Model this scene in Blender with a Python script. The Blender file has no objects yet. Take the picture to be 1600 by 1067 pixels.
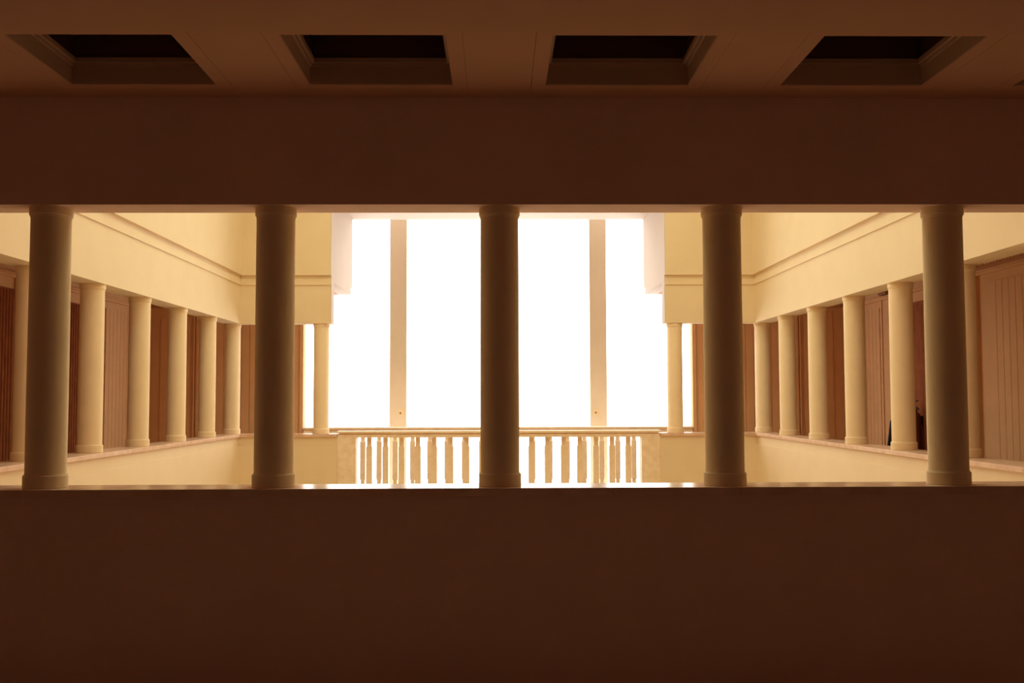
import bpy, bmesh, math, random
from mathutils import Vector, Matrix
random.seed(4)

# ------------------------------------------------------------------ units
# the plan is measured in column bays (centre to centre); one bay is 1.3 m.
# plan origin: middle front column, z origin: top of the stone sill, 1.12 m above the gallery floor
S = 1.3
Z0 = 1.12
def W(x, y, z): return Vector((x * S, y * S, z * S + Z0))

sc = bpy.context.scene
C = sc.collection

# ------------------------------------------------------------------ camera
F, PITCH, YAW, ROLL, CX, CY, CZ = 1593.454, 0.0563603, 0.0140676, -0.0029339, -0.0088686, -4.5439176, 0.3825824
def cam_dir(a, b):
    c, s = math.cos(-ROLL), math.sin(-ROLL)
    a, b = a * c - b * s, a * s + b * c
    c, s = math.cos(PITCH), math.sin(PITCH)
    y = c + b * s; z = s - b * c
    c, s = math.cos(YAW), math.sin(YAW)
    return Vector((a * c + y * s, -a * s + y * c, z))
fwd = cam_dir(0, 0)
right = (cam_dir(1, 0) - fwd).normalized()
up = -(cam_dir(0, 1) - fwd).normalized()
cd = bpy.data.cameras.new('camera'); cam = bpy.data.objects.new('camera', cd); C.objects.link(cam)
cd.sensor_width = 36; cd.sensor_fit = 'HORIZONTAL'; cd.lens = F / 1600 * 36
cd.clip_start = 0.05; cd.clip_end = 100
m = Matrix((right, up, -fwd)).transposed().to_4x4(); m.translation = W(CX, CY, CZ)
cam.matrix_world = m
sc.camera = cam

# ------------------------------------------------------------------ world, exposure, light levels
world = bpy.data.worlds.new('world'); sc.world = world; world.use_nodes = True
world.node_tree.nodes['Background'].inputs[0].default_value = (0.9, 0.8, 0.65, 1)
world.node_tree.nodes['Background'].inputs[1].default_value = 0.02
sc.view_settings.view_transform = 'Standard'; sc.view_settings.look = 'None'
sc.view_settings.gamma = 1; sc.view_settings.use_curve_mapping = False
sc.view_settings.exposure = 0.0
sc.cycles.max_bounces = 16; sc.cycles.diffuse_bounces = 12; sc.cycles.glossy_bounces = 4
sc.cycles.use_denoising = True
SKY_COL, SKY_STR = (1.0, 0.92, 0.60), 2.15      # laylight over the court
WIN_COL, WIN_STR = (1.0, 0.95, 0.88), 4.6      # drawn white blinds against daylight
GLASS_COL, GLASS_STR = (1.0, 0.98, 1.0), 6.0   # the bare glass strip beside each blind

# ------------------------------------------------------------------ materials
def mat(name, col, rough=0.6, noise=0.0, nscale=6.0, bump=0.0, bscale=60.0, col2=None, spec=0.3, metal=0.0):
    M = bpy.data.materials.new(name); M.use_nodes = True
    nt = M.node_tree; b = nt.nodes['Principled BSDF']
    b.inputs['Roughness'].default_value = rough
    b.inputs['Specular IOR Level'].default_value = spec
    b.inputs['Metallic'].default_value = metal
    b.inputs['Base Color'].default_value = (*col, 1)
    tc = nt.nodes.new('ShaderNodeTexCoord')
    if noise > 0 or col2:
        n = nt.nodes.new('ShaderNodeTexNoise'); n.inputs['Scale'].default_value = nscale
        n.inputs['Detail'].default_value = 6
        nt.links.new(tc.outputs['Object'], n.inputs['Vector'])
        r = nt.nodes.new('ShaderNodeValToRGB')
        c2 = col2 or tuple(c * (1 - noise) for c in col)
        r.color_ramp.elements[0].position = 0.35; r.color_ramp.elements[0].color = (*c2, 1)
        r.color_ramp.elements[1].position = 0.62; r.color_ramp.elements[1].color = (*col, 1)
        nt.links.new(n.outputs['Fac'], r.inputs['Fac'])
        nt.links.new(r.outputs['Color'], b.inputs['Base Color'])
    if bump > 0:
        n2 = nt.nodes.new('ShaderNodeTexNoise'); n2.inputs['Scale'].default_value = bscale; n2.inputs['Detail'].default_value = 4
        nt.links.new(tc.outputs['Object'], n2.inputs['Vector'])
        bp = nt.nodes.new('ShaderNodeBump'); bp.inputs['Strength'].default_value = bump; bp.inputs['Distance'].default_value = 0.004
        nt.links.new(n2.outputs['Fac'], bp.inputs['Height']); nt.links.new(bp.outputs['Normal'], b.inputs['Normal'])
    return M
def emit(name, col, st):
    M = bpy.data.materials.new(name); M.use_nodes = True
    nt = M.node_tree; nt.nodes.clear()
    e = nt.nodes.new('ShaderNodeEmission'); o = nt.nodes.new('ShaderNodeOutputMaterial')
    e.inputs[0].default_value = (*col, 1); e.inputs[1].default_value = st
    nt.links.new(e.outputs[0], o.inputs[0]); return M

CREAM = mat('cream_plaster', (0.80, 0.66, 0.44), 0.75, 0.03, 3, 0.15, 90)
WARMP = mat('gallery_plaster', (0.78, 0.56, 0.46), 0.8, 0.04, 3, 0.2, 90)
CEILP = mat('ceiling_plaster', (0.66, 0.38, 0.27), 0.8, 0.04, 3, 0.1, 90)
SIDEC = mat('side_ceiling_dimmed', (0.46, 0.25, 0.15), 0.8, 0.04, 3, spec=0.05)  # copy of the ceiling plaster, darkened to dim the side galleries
SIDEF = mat('dim_bounce_floor', (0.22, 0.12, 0.07), 0.6, 0.12, 6, spec=0.1)  # darker than the floor it covers, to cut bounce light
REARP = mat('rear_wall_plaster', (0.78, 0.70, 0.66), 0.8, 0.03, 3)
PIER = mat('pier_plaster', (0.70, 0.62, 0.50), 0.75, 0.02, 3)
COLM = mat('column_plaster', (0.87, 0.72, 0.49), 0.85, 0.04, 5, 0.25, 60, spec=0.08)
PINK = mat('reveal_plaster', (0.49, 0.395, 0.325), 0.75, 0.02, 3)
PANEL = mat('panel_paint', (0.74, 0.46, 0.25), 0.8, 0.05, 4, 0.1, 80, spec=0.04)
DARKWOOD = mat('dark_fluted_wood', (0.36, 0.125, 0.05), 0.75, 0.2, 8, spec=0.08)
SILL = mat('pink_marble', (0.76, 0.55, 0.42), 0.17, 0, 9, 0.02, 40, col2=(0.66, 0.45, 0.33), spec=0.03)
MARBLE = mat('beige_marble', (0.90, 0.76, 0.58), 0.5, 0, 11, 0.03, 60, col2=(0.82, 0.655, 0.45), spec=0.4)
FLOORM = mat('brown_parquet', (0.52, 0.40, 0.34), 0.45, 0.15, 7)
COURTF = mat('court_stone', (0.86, 0.76, 0.60), 0.5, 0.08, 4)
VOIDD = mat('dark_void_tone', (0.14, 0.07, 0.04), 0.3, spec=0.3)  # shallow shaft coloured dark to stand in for a deep dark void
COFF = mat('coffer_paint', (0.60, 0.42, 0.32), 0.8, 0.04, 5)
BLACK = mat('black_paint', (0.012, 0.011, 0.012), 0.45)
BROWNM = mat('brown_metal', (0.26, 0.11, 0.055), 0.5)
REDM = mat('dark_red_enamel', (0.12, 0.025, 0.015), 0.35, spec=0.5)
BLIND = emit('sunlit_blind', WIN_COL, WIN_STR)
GLASSE = emit('daylight_glass', GLASS_COL, GLASS_STR)
SKYE = emit('laylight_glass', SKY_COL, SKY_STR)

# ------------------------------------------------------------------ helpers
def box(bm, x0, x1, y0, y1, z0, z1, bev=0.0):
    a, b = W(x0, y0, z0), W(x1, y1, z1)
    lo = [min(a[i], b[i]) for i in range(3)]; hi = [max(a[i], b[i]) for i in range(3)]
    vs = [bm.verts.new((x, y, z)) for x in (lo[0], hi[0]) for y in (lo[1], hi[1]) for z in (lo[2], hi[2])]
    fs = []
    for f in ((0,1,3,2),(4,6,7,5),(0,4,5,1),(2,3,7,6),(0,2,6,4),(1,5,7,3)):
        fs.append(bm.faces.new([vs[i] for i in f]))
    if bev:
        es = set(e for f in fs for e in f.edges)
        bmesh.ops.bevel(bm, geom=list(es), offset=bev, segments=2, affect='EDGES', profile=0.6)
def lathe(bm, prof, seg=64, origin=(0, 0, 0)):
    """prof: list of (radius, z) in metres, closed top and bottom"""
    ox, oy, oz = origin; rings = []
    for r, z in prof:
        rings.append([bm.verts.new((ox + r * math.cos(2 * math.pi * k / seg), oy + r * math.sin(2 * math.pi * k / seg), oz + z)) for k in range(seg)])
    for a, b in zip(rings, rings[1:]):
        for k in range(seg):
            f = bm.faces.new((a[k], a[(k + 1) % seg], b[(k + 1) % seg], b[k])); f.smooth = True
    bm.faces.new(list(reversed(rings[0]))); bm.faces.new(rings[-1])
def sweep(bm, path, prof):
    """path: plan points; prof: closed polygon of (offset to the left of the path, z)"""
    n = len(path); rings = []
    P = [Vector(p) for p in path]
    for i in range(n):
        d0 = (P[i] - P[i - 1]).normalized() if i else (P[1] - P[0]).normalized()
        d1 = (P[i + 1] - P[i]).normalized() if i < n - 1 else d0
        n0 = Vector((-d0.y, d0.x)); n1 = Vector((-d1.y, d1.x))
        mm = (n0 + n1); mm = mm / max(1e-6, mm.dot(n0))
        rings.append([bm.verts.new(W(P[i].x + mm.x * o, P[i].y + mm.y * o, z)) for o, z in prof])
    k = len(prof)
    for a, b in zip(rings, rings[1:]):
        for j in range(k): bm.faces.new((a[j], a[(j + 1) % k], b[(j + 1) % k], b[j]))
    bm.faces.new(rings[0]); bm.faces.new(rings[-1])
def tube(bm, pts, r, seg=10):
    pts = [Vector(p) for p in pts]; rings = []
    for i, p in enumerate(pts):
        d = (pts[min(i + 1, len(pts) - 1)] - pts[max(i - 1, 0)]).normalized()
        a = d.orthogonal().normalized() if not rings else (pa - d * pa.dot(d)).normalized()
        pa = a; b = d.cross(a)
        rr = r[i] if isinstance(r, (list, tuple)) else r
        rings.append([bm.verts.new(p + (a * math.cos(2 * math.pi * k / seg) + b * math.sin(2 * math.pi * k / seg)) * rr) for k in range(seg)])
    for a, b in zip(rings, rings[1:]):
        for k in range(seg):
            f = bm.faces.new((a[k], a[(k + 1) % seg], b[(k + 1) % seg], b[k])); f.smooth = True
    bm.faces.new(list(reversed(rings[0]))); bm.faces.new(rings[-1])
def obj(name, bm, M, parent=None):
    bmesh.ops.recalc_face_normals(bm, faces=bm.faces)
    for e_ in bm.edges:
        if len(e_.link_faces) == 2 and e_.calc_face_angle(0) > 0.5: e_.smooth = False
    me = bpy.data.meshes.new(name); bm.to_mesh(me); bm.free()
    me.materials.append(M)
    o = bpy.data.objects.new(name, me); C.objects.link(o)
    if parent:
        o.parent = parent; o.matrix_parent_inverse = Matrix.Identity(4)
    return o
def struct(name, bm, M, parent=None):
    o = obj(name, bm, M, parent)
    if not parent: o['kind'] = 'structure'
    return o
def tag(o, label, cat, group=None):
    o['label'] = label; o['category'] = cat
    if group: o['group'] = group
    return o
def thing(name, label, cat, loc=(0, 0, 0), group=None):
    o = bpy.data.objects.new(name, None); C.objects.link(o); o.location = loc
    o.empty_display_size = 0.1
    return tag(o, label, cat, group)
def B(): return bmesh.new()

# ------------------------------------------------------------------ dimensions (in bays)
UP = 1.776          # foot of the upper court walls
H = 1.237          # soffit of the architrave
FL = -0.8615       # gallery floor
CE = 1.713         # gallery ceiling
GX = 4.423         # gallery outer walls
YB = 8.423         # back gallery wall plane
XE = 1.878         # edge of the tall opening
HALL = 2.47        # half width of the opening at gallery level
TOPC = 2.70        # ceiling over the window bay
SKYZ = 3.5
LOW = -2.6         # court floor, one storey down
T = 0.1

# ------------------------------------------------------------------ floors
b = B()
box(b, -GX, GX, -6.0, 0.1, FL - 0.2, FL)
box(b, -GX, -2.9, 0.1, YB, FL - 0.2, FL); box(b, 2.9, GX, 0.1, YB, FL - 0.2, FL)
box(b, -2.9, 2.9, 6.9, YB, FL - 0.2, FL)
struct('floor', b, FLOORM)
b = B()
for q in ((-GX, -3.1, 0.1, YB), (3.1, GX, 0.1, YB), (-3.1, 3.1, 7.1, YB - 0.06)): box(b, *q, FL, FL + 0.004)  # unseen dark sheet added over the floor to dim the side galleries
struct('floor_dark_overlay', b, SIDEF)
b = B(); box(b, -2.9, 2.9, -0.1, 9.4, LOW - 0.1, LOW); struct('floor_court', b, COURTF)

# ------------------------------------------------------------------ parapets and the walls below them
def parapet(name, x0, x1, y0, y1, M, grow):
    """upper band z -0.125..-0.03 a little thinner than the plinth below; grow = which faces the court"""
    b = B(); g = 0.014
    box(b, x0, x1, y0, y1, -0.125, -0.033)
    box(b, x0 - g * grow[0], x1 + g * grow[1], y0 - g * grow[2], y1 + g * grow[3], LOW, -0.125)
    return struct(name, b, M)
b = B(); box(b, -3.1, 3.1, -0.1, 0.1, LOW, -0.031); struct('wall_front_parapet', b, WARMP)
parapet('wall_left_parapet', -3.1, -2.9, 0.1, 6.9, CREAM, (0, 1, 0, 0))
parapet('wall_right_parapet', 2.9, 3.1, 0.1, 6.9, CREAM, (1, 0, 0, 0))
parapet('wall_back_parapet_left', -3.1, -1.80, 6.9, 7.1, CREAM, (0, 0, 1, 0))
parapet('wall_back_parapet_right', 1.81, 3.1, 6.9, 7.1, CREAM, (0, 0, 1, 0))
b = B(); box(b, -1.80, 1.81, 6.892, 7.108, LOW, FL); struct('wall_back_bridge', b, CREAM)

# stone sills
def sill(name, x0, x1, y0, y1, joints, axis):
    b = B(); cuts = [x0 if axis == 0 else y0] + joints + [x1 if axis == 0 else y1]
    for a, c in zip(cuts, cuts[1:]):
        if axis == 0: box(b, a + 0.0004, c - 0.0004, y0, y1, -0.033, 0, 0.004)
        else: box(b, x0, x1, a + 0.0004, c - 0.0004, -0.033, 0, 0.004)
    return struct(name, b, SILL)
sill('trim_1', -3.13, 3.13, -0.125, 0.125, [-2.07, -1.03, 1.04, 2.06], 0)
sill('trim_2', -3.13, -2.875, 0.125, 7.125, [1.05, 2.05, 3.05, 4.05, 5.05, 6.05], 1)
sill('trim_3', 2.875, 3.13, 0.125, 7.125, [1.05, 2.05, 3.05, 4.05, 5.05, 6.05], 1)
sill('trim_4', -2.875, -1.80, 6.875, 7.125, [-2.4], 0)
sill('trim_5', 1.81, 2.875, 6.875, 7.125, [2.4], 0)

# ------------------------------------------------------------------ architraves round the court
b = B(); box(b, -3.1, 3.1, -0.1, 0.1, H, SKYZ); struct('wall_front', b, WARMP)
b = B(); box(b, -3.1, -2.9, 0.1, 7.1, H, UP); struct('wall_left_frieze', b, CREAM)
b = B(); box(b, 2.9, 3.1, 0.1, 7.1, H, UP); struct('wall_right_frieze', b, CREAM)
b = B(); box(b, -2.9, -XE - 0.003, 6.9, 7.1, H, UP); struct('wall_back_frieze_left', b, CREAM)
b = B(); box(b, XE + 0.003, 2.9, 6.9, 7.1, H, UP); struct('wall_back_frieze_right', b, CREAM)
# upper walls stand a little forward of the frieze
b = B(); box(b, -3.1, -2.865, 0.1, 7.1, UP, SKYZ); struct('wall_left_upper', b, CREAM)
b = B(); box(b, 2.865, 3.1, 0.1, 7.1, UP, SKYZ); struct('wall_right_upper', b, CREAM)
b = B()
box(b, -2.865, -XE - 0.003, 6.865, 7.1, UP, SKYZ)
struct('wall_back_upper_left', b, CREAM)
b = B()
box(b, XE + 0.003, 2.865, 6.865, 7.1, UP, SKYZ)
struct('wall_back_upper_right', b, CREAM)
b = B(); box(b, -XE - 0.003, XE + 0.003, 6.865, 7.1, TOPC, SKYZ); struct('wall_back_upper_lintel', b, CREAM)
# cornice moulding: groove, fascia, cavetto
prof = [(-0.02, 1.668), (0.012, 1.668), (0.012, 1.734), (-0.016, 1.739), (-0.016, 1.752), (-0.004, 1.755), (-0.004, 1.759), (-0.014, 1.762), (-0.014, 1.778), (-0.02, 1.79)]
# path runs so that its left side faces the court
b = B(); sweep(b, [(-XE - 0.004, 6.9), (-2.9, 6.9), (-2.9, 0.1)], [(o, z) for o, z in prof]); struct('trim_6', b, CREAM)
b = B(); sweep(b, [(2.9, 0.1), (2.9, 6.9), (XE + 0.004, 6.9)], [(o, z) for o, z in prof]); struct('trim_7', b, CREAM)

# ------------------------------------------------------------------ ceilings
coffers = [-2.5, -1.5, -0.5, 0.5, 1.5, 2.5]
CY0, CY1 = -0.877, -0.283
hw = 0.305
b = B()
jy0, jy1 = CY0 - 0.30, CY1 + 0.055       # panel with the joint round it
g = 0.0007
zt = CE + 0.085
box(b, -GX, GX, jy1 + g, -0.1, CE, zt)
edges = [-GX]
for cx in coffers:
    a, c = cx - hw - 0.06, cx + hw + 0.06
    box(b, edges[-1] + (g if len(edges) > 1 else 0), a - g, jy0, jy1 - g, CE, zt)
    box(b, a + g, cx - hw, jy0, jy1 - g, CE, zt); box(b, cx + hw, c - g, jy0, jy1 - g, CE, zt)
    box(b, cx - hw, cx + hw, CY1, jy1 - g, CE, zt); box(b, cx - hw, cx + hw, jy0, CY0, CE, zt)
    edges.append(c)
box(b, edges[-1] + g, GX, jy0, jy1 - g, CE, zt)
box(b, -GX, GX, -6.0, jy0, CE, zt)
# backing over the joints, outside the coffers
box(b, -GX, GX, CY1 + 0.03, -0.1, zt, zt + 0.3); box(b, -GX, GX, -6.0, CY0 - 0.05, zt, zt + 0.3)
e = [-GX] + [v for cx in coffers for v in (cx - hw - 0.03, cx + hw + 0.03)] + [GX]
for a, c in zip(e[::2], e[1::2]): box(b, a, c, CY0 - 0.05, CY1 + 0.03, zt, zt + 0.3)
struct('ceiling', b, CEILP)
b = B(); box(b, -GX, GX, -1.75, -1.06, CE - 0.055, CE + 0.02, 0.003); struct('ceiling_beam', b, CEILP)
clabels = ['mostly hidden coffer above the far left, beyond the frame edge', 'leftmost square dark coffer fully seen in the brown ceiling',
           'second square dark coffer from the left in the brown ceiling', 'third square dark coffer from the left, right of the middle column',
           'fourth square dark coffer from the left, above the right columns', 'coffer cut off by the right edge, only its corner showing']
for i, cx in enumerate(coffers):
    t = thing('ceiling_coffer', clabels[i], 'ceiling coffer', W(cx, (CY0 + CY1) / 2, CE), 'square coffers in the front gallery ceiling')
    ox, oy, oz = W(cx, (CY0 + CY1) / 2, CE)
    def local(bm):
        bmesh.ops.translate(bm, verts=bm.verts, vec=(-ox, -oy, -oz)); return bm
    b = B(); th = 0.012
    x0, x1, y0, y1 = cx - hw, cx + hw, CY0, CY1
    za, zb = CE + 0.002, CE + 0.076
    box(b, x0, x0 + th * .3, y0, y1, za, zb); box(b, x1 - th * .3, x1, y0, y1, za, zb)
    box(b, x0, x1, y1 - th * .3, y1, za, zb); box(b, x0, x1, y0, y0 + th * .3, za, zb)
    obj('coffer_lining', local(b), COFF, t)
    b = B()
    for k, (ins, z0_, z1_) in enumerate(((0.014, CE + 0.076, CE + 0.088), (0.026, CE + 0.088, CE + 0.108))):
        box(b, x0 - .02, x0 + ins, y0 - .02, y1 + .02, z0_, z1_); box(b, x1 - ins, x1 + .02, y0 - .02, y1 + .02, z0_, z1_)
        box(b, x0 + ins, x1 - ins, y1 - ins, y1 + .02, z0_, z1_); box(b, x0 + ins, x1 - ins, y0 - .02, y0 + ins, z0_, z1_)
    obj('coffer_moulding', local(b), COFF, t)
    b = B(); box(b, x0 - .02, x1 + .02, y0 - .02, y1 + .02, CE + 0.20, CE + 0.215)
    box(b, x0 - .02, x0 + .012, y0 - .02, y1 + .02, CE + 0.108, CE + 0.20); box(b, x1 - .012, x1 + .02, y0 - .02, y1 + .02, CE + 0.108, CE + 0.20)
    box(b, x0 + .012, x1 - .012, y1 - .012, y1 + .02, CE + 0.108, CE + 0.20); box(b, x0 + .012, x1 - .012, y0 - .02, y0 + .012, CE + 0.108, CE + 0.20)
    obj('dark_shaft', local(b), VOIDD, t)
# side and back gallery ceilings
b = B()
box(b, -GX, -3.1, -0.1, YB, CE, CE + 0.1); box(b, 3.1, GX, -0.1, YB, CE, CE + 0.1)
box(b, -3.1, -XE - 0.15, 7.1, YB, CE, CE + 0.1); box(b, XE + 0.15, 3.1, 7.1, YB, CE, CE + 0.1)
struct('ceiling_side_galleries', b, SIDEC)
# window bay: reveals and its ceiling
for sx, nm in ((-1, 'wall_left_reveal'), (1, 'wall_right_reveal')):
    b = B()
    box(b, sx * XE, sx * (XE + 0.15), 7.1005, YB, CE, TOPC)
    box(b, sx * XE, sx * (XE + 0.0025), 6.8655, 7.1, UP + 0.0005, TOPC)
    box(b, sx * XE, sx * (XE + 0.0025), 6.9, 7.1, H, UP)
    struct(nm, b, PINK)
b = B(); box(b, -XE - 0.15, XE + 0.15, 7.1, YB, TOPC, TOPC + 0.12); struct('ceiling_window_bay', b, PINK)
# court ceiling with laylight
b = B()
box(b, -3.1, -2.4, -0.1, 7.1, SKYZ, SKYZ + 0.1); box(b, 2.4, 3.1, -0.1, 7.1, SKYZ, SKYZ + 0.1)
box(b, -2.4, 2.4, -0.1, 1.0, SKYZ, SKYZ + 0.1); box(b, -2.4, 2.4, 6.5, 7.1, SKYZ, SKYZ + 0.1)
struct('ceiling_court', b, CREAM)
b = B(); box(b, -2.4, 2.4, 1.0, 6.5, SKYZ + 0.06, SKYZ + 0.08); sk = struct('window_4', b, SKYE)
b = B()
for k in range(1, 6): box(b, -2.4 + k * 0.8 - 0.02, -2.4 + k * 0.8 + 0.02, 1.0, 6.5, SKYZ, SKYZ + 0.055)
for k in range(1, 6): box(b, -2.4, 2.4, 1.0 + k * 0.916 - 0.02, 1.0 + k * 0.916 + 0.02, SKYZ + 0.01, SKYZ + 0.054)
obj('glazing_bars', b, CREAM, sk)

# ------------------------------------------------------------------ outer gallery walls with panelling
def yboards(bm, sx, y0, y1, w, z0=FL + 0.12, z1=1.42, dep=0.014):
    n = max(1, round((y1 - y0) / w)); w = (y1 - y0) / n
    for k in range(n):
        box(bm, sx * GX, sx * (GX - dep), y0 + k * w + 0.003, y0 + (k + 1) * w - 0.003, z0, z1, 0.003)
def xboards(bm, x0, x1, w, z0=FL + 0.12, z1=1.42, dep=0.014):
    n = max(1, round((x1 - x0) / w)); w = (x1 - x0) / n
    for k in range(n):
        box(bm, x0 + k * w + 0.003, x0 + (k + 1) * w - 0.003, YB, YB - dep, z0, z1, 0.003)
def flutes(bm, sx, y0, y1, w, z0, z1):
    n = round((y1 - y0) / w); w = (y1 - y0) / n
    for k in range(n):
        yc = y0 + (k + .5) * w; r = w * .36; seg = 8; lo = []; hi = []
        for j in range(seg + 1):
            a = math.pi * j / seg
            x = GX - 0.002 - r * math.sin(a) * 1.2; y = yc - r * math.cos(a)
            lo.append(bm.verts.new(W(sx * x, y, z0))); hi.append(bm.verts.new(W(sx * x, y, z1)))
        for j in range(seg): bm.faces.new((lo[j], lo[j + 1], hi[j + 1], hi[j]))
        bm.faces.new(lo); bm.faces.new(hi)
# left
b = B(); box(b, -GX - 0.15, -GX, -6.0, YB, LOW, CE + 0.1)
yboards(b, -1, -5.9, 3.5, 0.115); yboards(b, -1, 4.91, 5.15, 0.08); yboards(b, -1, 6.95, YB - 0.03, 0.112)
struct('wall_left', b, PANEL)
b = B(); box(b, GX, GX + 0.15, -6.0, YB, LOW, CE + 0.1)
yboards(b, 1, -5.9, 4.52, 0.115); yboards(b, 1, 7.17, YB - 0.03, 0.112)
struct('wall_right', b, PANEL)
# pilaster strips, picture rail, skirting on the side walls
for sx, nm, strips in ((-1, 'trim_8', [(3.52, 3.62), (4.79, 4.90), (5.2, 5.3), (6.30, 6.40), (6.84, 6.92)]), (1, 'trim_9', [(4.74, 4.85), (5.30, 5.40), (6.32, 6.42), (7.10, 7.155)])):
    b = B()
    for a, c in strips: box(b, sx * GX, sx * (GX - (0.03 if a < 6.8 else 0.012)), a, c, FL, 1.50, 0.004)
    box(b, sx * GX, sx * (GX - 0.03), -5.9, YB - 0.02, 1.50, 1.525, 0.004)
    box(b, sx * GX, sx * (GX - 0.04), -5.9, YB - 0.02, 1.525, 1.545, 0.004)
    struct(nm, b, PANEL)
    b = B(); box(b, sx * GX, sx * (GX - 0.025), -5.9, YB - 0.02, FL, FL + 0.11, 0.004); struct('baseboard_left' if sx < 0 else 'baseboard_right', b, PANEL)
# dentil course high on the right wall
b = B(); y = 0.6
while y < 4.80:
    box(b, GX, GX - 0.045, y, y + 0.030, 1.575, 1.635); y += 0.06
box(b, GX, GX - 0.06, 0.5, 4.84, 1.635, 1.665)
struct('trim_10', b, PANEL)
# dark fluted doors on the left, a dark panel on the right
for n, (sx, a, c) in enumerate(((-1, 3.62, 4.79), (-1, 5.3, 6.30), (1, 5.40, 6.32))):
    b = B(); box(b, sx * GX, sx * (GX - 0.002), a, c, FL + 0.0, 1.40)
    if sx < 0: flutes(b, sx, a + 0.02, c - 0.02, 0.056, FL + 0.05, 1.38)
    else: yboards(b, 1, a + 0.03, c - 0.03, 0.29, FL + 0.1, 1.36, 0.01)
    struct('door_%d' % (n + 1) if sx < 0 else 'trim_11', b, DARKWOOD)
# back gallery wall either side of the hall opening
for sx, nm in ((-1, 'wall_back_left'), (1, 'wall_back_right')):
    b = B(); x0, x1 = (-GX - 0.15, -HALL) if sx < 0 else (HALL, GX + 0.15)
    box(b, x0, x1, YB, YB + 0.12, LOW, CE + 0.1)
    for p, q in ((2.60, 3.70), (3.90, 4.28)):
        xboards(b, min(sx * p, sx * q), max(sx * p, sx * q), 0.11)
    for p, q, d in ((HALL, 2.515, 0.03), (3.80, 3.825, 0.03), (3.84, 3.86, 0.03)):
        box(b, sx * p, sx * q, YB, YB - d, FL, 1.50, 0.003)
    box(b, sx * HALL, sx * GX, YB, YB - 0.03, 1.50, 1.545, 0.004)
    struct(nm, b, PANEL)
b = B(); box(b, -GX - 0.15, GX + 0.15, -6.15, -6.0, LOW, CE + 0.1); struct('wall_front_rear_gallery', b, REARP)

# ------------------------------------------------------------------ hall behind, with the tall windows
YW = 9.15
b = B(); box(b, -3.0, -2.9, YB + 0.12, YW + 0.2, LOW, 3.3); box(b, 2.9, 3.0, YB + 0.12, YW + 0.2, LOW, 3.3)
struct('wall_back_hall_sides', b, PINK)
b = B(); box(b, -3.0, 3.0, YB, YW + 0.2, 3.2, 3.3); struct('ceiling_hall', b, PINK)
b = B(); box(b, -2.9, -XE - 0.0, YB, YB + 0.12, CE + 0.1, 3.2); box(b, XE, 2.9, YB, YB + 0.12, CE + 0.1, 3.2)
box(b, -XE, XE, YB, YB + 0.12, TOPC, 3.2); struct('wall_back_hall_lintel', b, PINK)
b = B(); box(b, -2.47, 2.47, YB + 0.06, YB + 0.12, LOW, FL); struct('wall_back_hall_under', b, PINK)
# piers between the windows
k = (YW - 0.1 + 4.544) / (9.4 + 4.544)
PX = (1.255 * k, 1.485 * k)
for sx, nm in ((-1, 'wall_back_pier_left'), (1, 'wall_back_pier_right')):
    b = B(); box(b, sx * PX[0], sx * PX[1], YW - 0.1, YW + 0.1, LOW, 3.2); struct(nm, b, PIER)
for n, (a, c, g0, g1) in enumerate(((-2.9, -PX[1], 0.04, 0.10), (-PX[0], PX[0], 0.06, 0.02), (PX[1], 2.9, 0.10, 0.04))):
    b = B(); box(b, a, c, YW + 0.06, YW + 0.08, LOW, 3.2); w_ = struct('window_%d' % (n + 1), b, GLASSE)
    b = B(); box(b, a + g0, c - g1, YW, YW + 0.012, LOW + 0.1, 3.15); bl = obj('roller_blind', b, BLIND, w_)
    b = B(); box(b, a, a + 0.006, YW + 0.03, YW + 0.055, LOW, 3.2); box(b, c - 0.006, c, YW + 0.03, YW + 0.055, LOW, 3.2); obj('window_frame', b, PINK, w_)

# ------------------------------------------------------------------ columns
def column_meshes():
    hs = H * S
    bs = B(); lathe(bs, [(0.0855 * S, 0.055 * S), (0.0862 * S, 0.30 * S), (0.0858 * S, 0.7 * S), (0.0848 * S, hs - 0.052 * S), (0.0848 * S, hs - 0.035 * S)], 72)
    bb = B(); r = 0.0937 * S; lathe(bb, [(r - .002, 0), (r, 0.002), (r, 0.052 * S), (r - .003, 0.0560 * S), (0.0872 * S, 0.0575 * S), (0.0858 * S, 0.064 * S)], 72)
    bc = B(); r = 0.0912 * S; lathe(bc, [(0.0850 * S, hs - 0.048 * S), (0.0868 * S, hs - 0.040 * S), (0.0875 * S, hs - 0.036 * S), (r - .002, hs - 0.0355 * S), (r, hs - 0.033 * S), (r, hs - 0.002), (r - .001, hs)], 72)
    return [('shaft', bs), ('base', bb), ('capital', bc)]
proto = []
P0 = thing('column', 'x', 'column', W(0, 0, 0), 'x')
for nm, bm in column_meshes(): proto.append(obj(nm, bm, COLM, P0))
first = [True]
def place_column(x, y, label, group):
    if first[0]:
        r = P0; first[0] = False
    else:
        r = P0.copy(); C.objects.link(r)
        for ch in proto:
            c = ch.copy(); C.objects.link(c); c.parent = r
    r.location = W(x, y, 0); r['label'] = label; r['group'] = group; r['kind'] = 'thing'
    return r
FG = 'front row of columns on the dark parapet'
for x, lab in ((0, 'dark front column in the middle, standing in front of the bright window'),
               (-1, 'dark front column second from the left, before the back left corner'),
               (-2, 'leftmost dark front column on the near stone sill'),
               (1, 'dark front column second from the right, before the back right corner'),
               (2, 'rightmost dark front column on the near stone sill'),
               (-3, 'front left corner column of the court, outside the frame'),
               (3, 'front right corner column of the court, outside the frame')):
    place_column(x, 0, lab, FG)
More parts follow.
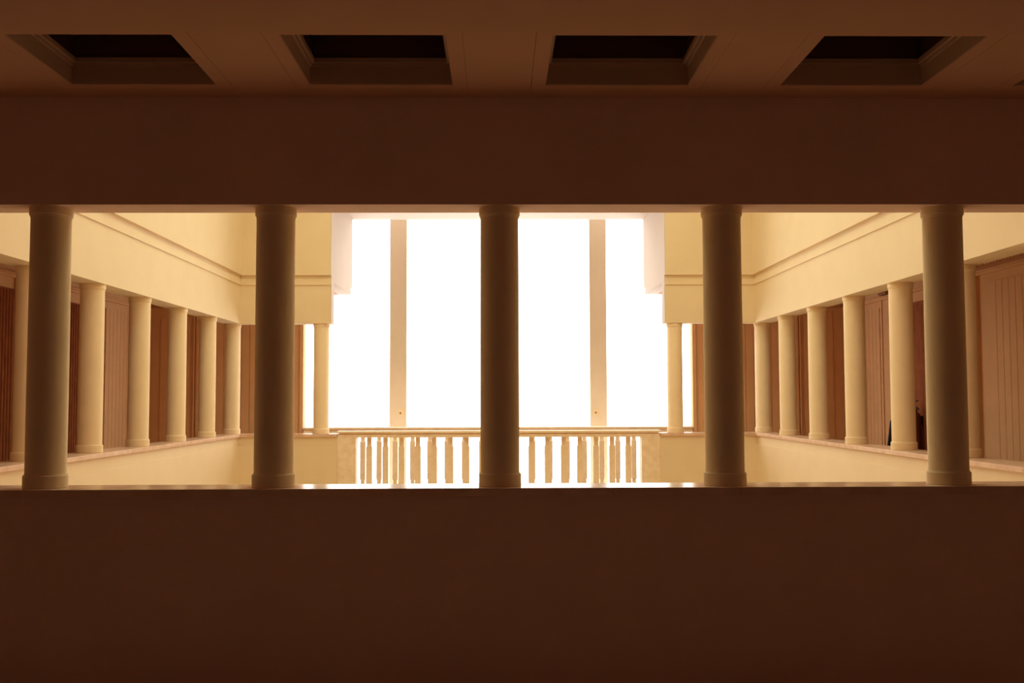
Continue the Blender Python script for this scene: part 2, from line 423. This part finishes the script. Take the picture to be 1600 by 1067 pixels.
for sx, side in ((-1, 'left'), (1, 'right')):
    G = 'cream columns of the %s gallery' % side
    for y in range(1, 8):
        lab = {7: 'cream corner column where the %s and back parapets meet' % side,
               6: '%s gallery cream column nearest to the back corner column' % side,
               5: '%s gallery cream column, second forward from the back corner column' % side,
               4: '%s gallery cream column, third forward from the back corner column' % side,
               3: '%s gallery cream column, fourth from the corner, tallest one seen whole' % side,
               2: '%s gallery column mostly hidden by the outermost dark front column' % side,
               1: 'cream column cut by the right edge, only a sliver showing' if sx > 0 else 'left gallery column nearest the viewer, outside the frame'}[y]
        place_column(sx * 3, y, lab, G)
    place_column(sx * 2, 7, 'slim cream column on the back parapet, at the %s edge of the bright window' % side, 'cream columns on the back parapet')

# ------------------------------------------------------------------ balustrades
def balustrade(name, label, cat, y, xs, ped, x0, x1):
    o = W(0, y, FL); t = thing(name, label, cat, o)
    def L(bm): bmesh.ops.translate(bm, verts=bm.verts, vec=-o); return bm
    b = B()
    box(b, x0, x1, y - 0.105, y + 0.105, 0.006, 0.030, 0.004)
    box(b, x0 + .02, x1 - .02, y - 0.074, y + 0.074, -0.008, 0.006)
    box(b, x0 + .008, x1 - .008, y - 0.088, y + 0.088, -0.044, -0.008, 0.003)
    obj('handrail', L(b), MARBLE, t)
    b = B(); box(b, x0 + .008, x1 - .008, y - 0.085, y + 0.085, FL, FL + 0.10, 0.004); obj('plinth_rail', L(b), MARBLE, t)
    for a, c in ped:
        b = B(); box(b, a, c, y - 0.088, y + 0.088, FL + 0.10, -0.044, 0.003); obj('pedestal', L(b), MARBLE, t)
    # one baluster mesh, square with narrower ends
    b = B(); z0, z1 = FL + 0.10, -0.044
    lv = [(0.025, z0), (0.025, -0.632), (0.0325, -0.624), (0.0325, -0.150), (0.025, -0.140), (0.025, z1)]
    rings = []
    for r, z in lv:
        zz = z * S + Z0 - o.z
        rings.append([b.verts.new((sx * r * S, sy * r * S, zz)) for sx, sy in ((-1, -1), (1, -1), (1, 1), (-1, 1))])
    for p, q in zip(rings, rings[1:]):
        for j in range(4): b.faces.new((p[j], p[(j + 1) % 4], q[(j + 1) % 4], q[j]))
    b.faces.new(rings[0]); b.faces.new(rings[-1])
    bal = obj('baluster', b, MARBLE, t)
    bal.location = (xs[0] * S, 0, 0)
    for x in xs[1:]:
        c = bal.copy(); C.objects.link(c); c.parent = t; c.location = (x * S, 0, 0)
balustrade('balustrade', 'near beige marble balustrade between two square pedestals on the back edge', 'balustrade', 7.0,
           [-1.455 + 0.18225 * k for k in range(17)], [(-1.80, -1.596), (1.603, 1.81)], -1.806, 1.816)
balustrade('balustrade', 'rear marble balustrade seen just behind the near one, before the windows', 'balustrade', YB + 0.03 - 0.0,
           [q * v for v in (2.35, 2.14, 1.93, 1.717, 1.512, 1.307, 1.088, 0.871, 0.653, 0.435, 0.2165) for q in (-1, 1)] + [0.0], [], -2.465, 2.465)

# ------------------------------------------------------------------ small things
for sx, u in ((-1, 'left'), (1, 'right')):
    kk = (YW - 0.1 + 4.544) / (9.3 + 4.544)
    px = (-1.323 if sx < 0 else 1.316) * kk; pz = 0.3826 + (0.196 - 0.3826) * kk
    o = W(px, YW - 0.1, pz)
    t = thing('wall_fitting', 'small dark knob on a pale plate, on the %s window pier' % u, 'fitting', o, 'small fittings on the window piers')
    b = B(); box(b, px - 0.028, px + 0.040, YW - 0.1, YW - 0.106, pz - 0.03, pz + 0.05, 0.001); bmesh.ops.translate(b, verts=b.verts, vec=-o); obj('plate', b, CREAM, t)
    b = B(); tube(b, [(0, -0.006, 0), (0, -0.03, 0), (0, -0.045, 0), (0, -0.055, 0)], [0.008, 0.009, 0.018, 0.015], 16); obj('knob', b, BROWNM, t)

# fire extinguisher on the right gallery wall
ey = 6.05; ex = GX - 0.075
o = W(ex, ey, -0.16); t = thing('fire_extinguisher', 'dark fire extinguisher on the right gallery wall, peeking out behind a cream column', 'fire extinguisher', o)
b = B(); r = 0.066
lathe(b, [(r * .9, 0.0), (r, 0.012), (r, 0.43), (r * .93, 0.46), (r * .7, 0.49), (r * .35, 0.512), (r * .3, 0.53)], 32); obj('cylinder_body', b, REDM, t)
b = B(); tube(b, [(0, 0, 0.525), (0, 0, 0.56), (0, 0, 0.585)], [0.020, 0.024, 0.018], 16)
obj('valve', b, BROWNM, t)
b = B(); tube(b, [(0.0, 0.05, 0.565), (0, 0.0, 0.58), (0, -0.05, 0.575), (0, -0.095, 0.55)], 0.010, 8); obj('carry_handle', b, BLACK, t)
b = B(); tube(b, [(0.0, 0.06, 0.640), (0, 0.02, 0.648), (0, -0.04, 0.665), (0, -0.085, 0.668)], [0.012, 0.012, 0.010, 0.008], 8); tube(b, [(0, 0.05, 0.64), (0, 0.03, 0.60), (0, 0.0, 0.575)], 0.007, 8); obj('squeeze_lever', b, BLACK, t)
b = B(); tube(b, [(-0.02, 0.02, 0.56), (-0.04, 0.10, 0.55), (-0.04, 0.15, 0.46), (-0.03, 0.13, 0.30), (-0.02, 0.105, 0.20)], 0.011, 8)
tube(b, [(-0.02, 0.105, 0.20), (-0.02, 0.105, 0.04)], [0.018, 0.042], 14); obj('hose', b, BLACK, t)
b = B(); bmesh.ops.create_cube(b, size=1); bmesh.ops.scale(b, verts=b.verts, vec=(0.03, 0.06, 0.12)); bmesh.ops.translate(b, verts=b.verts, vec=(0.082, 0, 0.40)); obj('wall_bracket', b, BLACK, t)

# black tapering floor stand, mostly behind the same column
sxp, syp = 4.02, 5.75
o = W(sxp, syp, FL); t = thing('floor_stand', 'black tapering stand in the right gallery, only its sloping edge showing by a column', 'stand', o)
b = B()
hh = 1.32; prof2 = [(-0.25, 0.02), (0.25, 0.02), (0.077, hh), (-0.077, hh)]
vs = [[b.verts.new((x, yy, z)) for x, z in prof2] for yy in (-0.012, 0.012)]
b.faces.new(vs[0]); b.faces.new(vs[1])
for j in range(4): b.faces.new((vs[0][j], vs[0][(j + 1) % 4], vs[1][(j + 1) % 4], vs[1][j]))
obj('front_board', b, BLACK, t)
b = B(); tube(b, [(0, 0.012, 1.2), (0, 0.30, 0.0)], 0.014, 10); obj('rear_prop', b, BLACK, t)
for s_ in (-1, 1):
    b = B(); tube(b, [(s_ * 0.22, 0, 0.03), (s_ * 0.22, 0, 0.004 * S)], 0.012, 10); obj('foot', b, BLACK, t)

# dark box under the ceiling on the right wall
b = B(); box(b, GX, GX - 0.08, 6.80, 7.02, 1.55, 1.62, 0.004); o = obj('wall_box', b, BROWNM)
tag(o, 'small dark brown box high on the right gallery wall under the ceiling', 'box')
